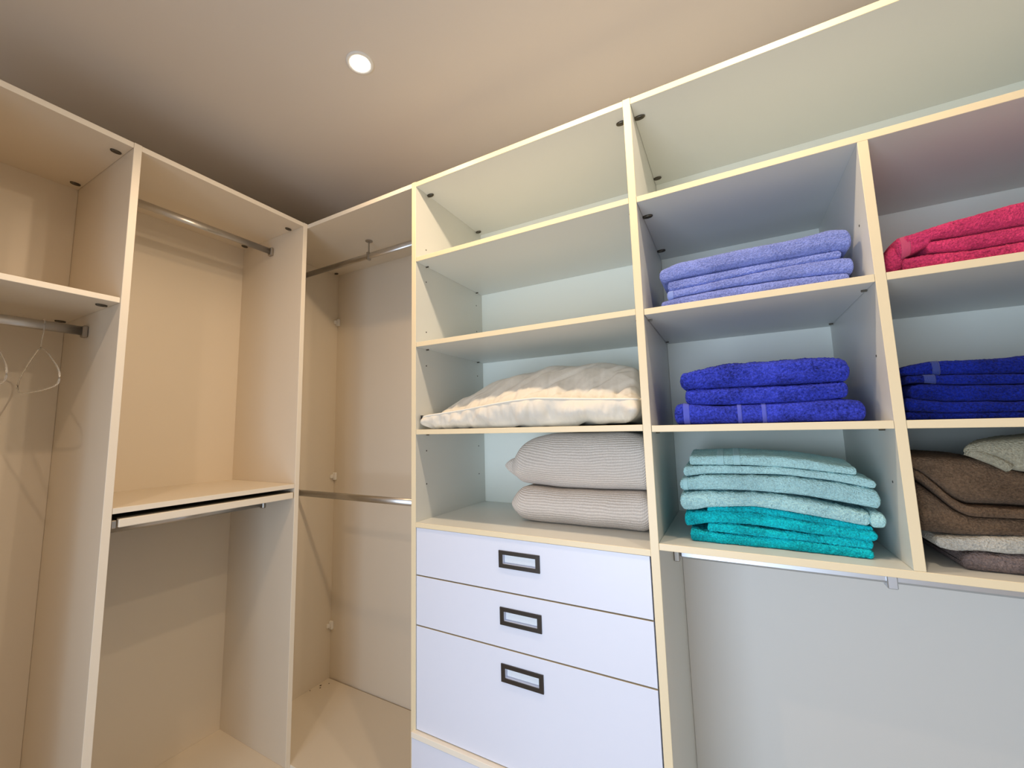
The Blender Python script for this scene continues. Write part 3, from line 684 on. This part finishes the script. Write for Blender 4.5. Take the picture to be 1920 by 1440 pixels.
# ------------------------------------------------------------------ pillow
def pillow():
    nx, ny = 200, 120
    x0, x1, y0, y1 = .627, 1.354, .012, .440
    zb_ = 1.3818
    seam = lambda x: np.interp(x, [.627, .660, .819, .913, 1.0, 1.062, 1.249, 1.366], [1.424, 1.430, 1.445, 1.455, 1.463, 1.467, 1.456, 1.450])-zb_
    crest = lambda x: np.interp(x, [.627, .660, .72, .80, .929, 1.062, 1.2, 1.279, 1.33, 1.366], [.055, .088, .125, .160, .193, .205, .204, .192, .172, .135])
    V = []; F = []
    # top sheet: from the piping at the front over the crest to the piping at the back
    def P(u, v):
        x = x0+(x1-x0)*u
        e = min(1, min(u, 1-u)/.05); ee = math.sqrt(max(0, 1-(1-e)**2))
        yfr = y0+.012*math.sin(u*9)+.02*(1-ee); ybk = y1-.01*math.sin(u*7)-.03*(1-ee)
        y = yfr+(ybk-yfr)*v
        s = float(seam(x)); c = float(crest(x))
        prof = math.sin(math.pi*min(1, max(0, v)))**1.5
        h = s+(c-s)*prof*(.25+.75*ee)
        # gathers radiating from the seam
        g = math.exp(-v*6)*min(1, v*14)
        fx = x*1.0+.35*v*.2
        wr = .016*g*noise.noise(Vector((fx*42, v*3, 1.3))) + .008*g*noise.noise(Vector((fx*95, v*5, 7)))
        dd = noise.noise(Vector((x*7+v*3.0, v*2.4-x*2, 3)))
        wr += .010*(1-g)*ee*(1-abs(dd))**3*(.5)*min(1, v*8) + .006*min(1, v*8)*noise.noise(Vector((x*16-v*6, v*7+x*9, 9)))
        r2_ = noise.noise(Vector(((x*.8-v*.35)*22, v*2.0, 5.5)))
        wr -= .013*max(0, 1-abs(r2_)*4)*(1-prof*.3)*ee*min(1, v*8)
        return (x, y, zb_+h+wr)
    for i in range(nx+1):
        for j in range(ny+1): V.append(P(i/nx, (j/ny)**1.25))
    w_ = ny+1
    for i in range(nx):
        for j in range(ny): F.append((i*w_+j, (i+1)*w_+j, (i+1)*w_+j+1, i*w_+j+1))
    # side wall (gusset) all round from the piping down to the underside
    ring = [i*w_ for i in range(nx+1)] + [nx*w_+j for j in range(1, ny+1)] + [i*w_+ny for i in range(nx-1, -1, -1)] + [j for j in range(ny-1, 0, -1)]
    m = 14; cx, cy = (x0+x1)/2, (y0+y1)/2; prev = ring
    R0 = [V[q] for q in ring]
    for k in range(1, m+1):
        f = k/m; cur = []
        for idx, (x, y, z) in enumerate(R0):
            hh = z-zb_; th = f*math.pi/2
            bul = .010*math.sin(f*math.pi)
            fr = 1 if y < cy-.12 else .4
            zz = zb_+hh*(1-f)**1.0
            inn = .030*(f**3)
            dxn = (x-cx)/(x1-x0)*2; dyn = (y-cy)/(y1-y0)*2
            gth = noise.noise(Vector((x*32+y*20, f*1.2, 2.2)))*.022*math.sin(f*math.pi*.9) + noise.noise(Vector((x*85, y*60, f*2.5)))*.006*math.sin(f*math.pi*.9)
            ox = dxn*(bul*.5-inn+gth*.3)*min(1, max(0, (abs(dxn)-.90)/.09)); oy = dyn*(bul-inn+gth)*min(1, max(0, (abs(dyn)-.55)/.4))
            scal = .016*max(0, noise.noise(Vector((x*21, y*9, 4.4))))*f**3
            cur.append(len(V)); V.append((x+ox, y+oy, max(zb_+(scal if k == m else 0), zz+scal)))
        L = len(ring)
        for i in range(L): F.append((prev[i], cur[i], cur[(i+1) % L], prev[(i+1) % L]))
        prev = cur
    F.append(tuple(prev)[::-1])
    o = mk('bed_pillow', V, F, [PILLOW], None, smooth=True)
    for v in o.data.vertices: pass
    tag(o, 'cream white gusseted bed pillow with piping on the shelf above the blankets', 'pillow')
    mb = MB(); mb.tube([(p[0], p[1]-.001, p[2]) for p in R0[0:nx+ny//2:1]], .0026, 8); mb.build('piping', [PIPING], o, smooth=True, label='cream piping along the front seam')
    MB().box(.6240, .6265, .016, .030, 1.412, 1.431, b=.0008).build('fabric_tag', [BLACKT], o, label='small black tag at the left corner')
    o.data.validate()
    return o
PIL = pillow()
import bmesh
bmm = bmesh.new(); bmm.from_mesh(PIL.data); bmesh.ops.recalc_face_normals(bmm, faces=bmm.faces); bmm.to_mesh(PIL.data); bmm.free()

# ------------------------------------------------------------------ clear hangers
def hanger(y, label, x=-.24, zrod=1.737):
    t_ = empty('clothes_hanger', (x, y, zrod-.19), label, 'hanger', 'clear hangers on the left rod')
    pts = [(x+.011*math.cos(a), y, zrod-.006+.011*math.sin(a)) for a in np.linspace(math.radians(-20), math.radians(200), 14)]
    pts = [(x+.012, y, zrod-.02)] + pts
    pts = pts[:1] + pts[1:]
    hk = [(x, y, zrod-.085), (x+.002, y, zrod-.06), (x+.013, y, zrod-.035)] + [(x+.015*math.cos(a), y, zrod-.013+.015*math.sin(a)) for a in np.linspace(math.radians(-10), math.radians(190), 14)]
    MB().tube(hk, .0016, 8).build('hook', [CLEAR], t_, smooth=True)
    body = []
    for s_ in (1,):
        P_ = [(0, -.085), (.04, -.095), (.10, -.125), (.155, -.155), (.178, -.172), (.186, -.188), (.184, -.203), (.172, -.213), (.10, -.218), (0, -.220)]
        full = P_ + [(-a, b_) for a, b_ in P_[-2:0:-1]] + [P_[0]]
        body = [(x+a, y, zrod+b_) for a, b_ in full]
    # smooth the outline
    bb = []
    for i in range(len(body)-1):
        a, b_ = Vector(body[i]), Vector(body[i+1]); bb += [a, a.lerp(b_, .5)]
    bb.append(Vector(body[-1]))
    for _ in range(2): bb = [bb[0]]+[(bb[i-1]+bb[i]*2+bb[i+1])/4 for i in range(1, len(bb)-1)]+[bb[-1]]
    MB().tube(bb, .0024, 8).build('shoulder_frame', [CLEAR], t_, smooth=True)
hanger(-.735, 'clear plastic clothes hanger nearest the rod bracket, right of its twin')
hanger(-.835, 'clear plastic clothes hanger cut by the left picture edge, left of its twin')

# ------------------------------------------------------------------ dirt specks on the corner floor
mb = MB()
for (x, y, r_) in ((-.325, .40, .006), (-.31, .385, .004), (-.30, .43, .003), (-.335, .345, .003)):
    V = []; n = 9
    for k in range(n): a = 2*math.pi*k/n; rr_ = r_*(.6+.6*random.random()); V.append((x+rr_*math.cos(a), y+rr_*math.sin(a), fl+.0003))
    V.append((x, y, fl+.003)); mb.add(V, [(k, (k+1) % n, n) for k in range(n)])
tag(mb.build('dust_crumbs', [DUST]), 'brown dust crumbs in the back corner of the corner wardrobe floor', 'dust', kind='stuff')
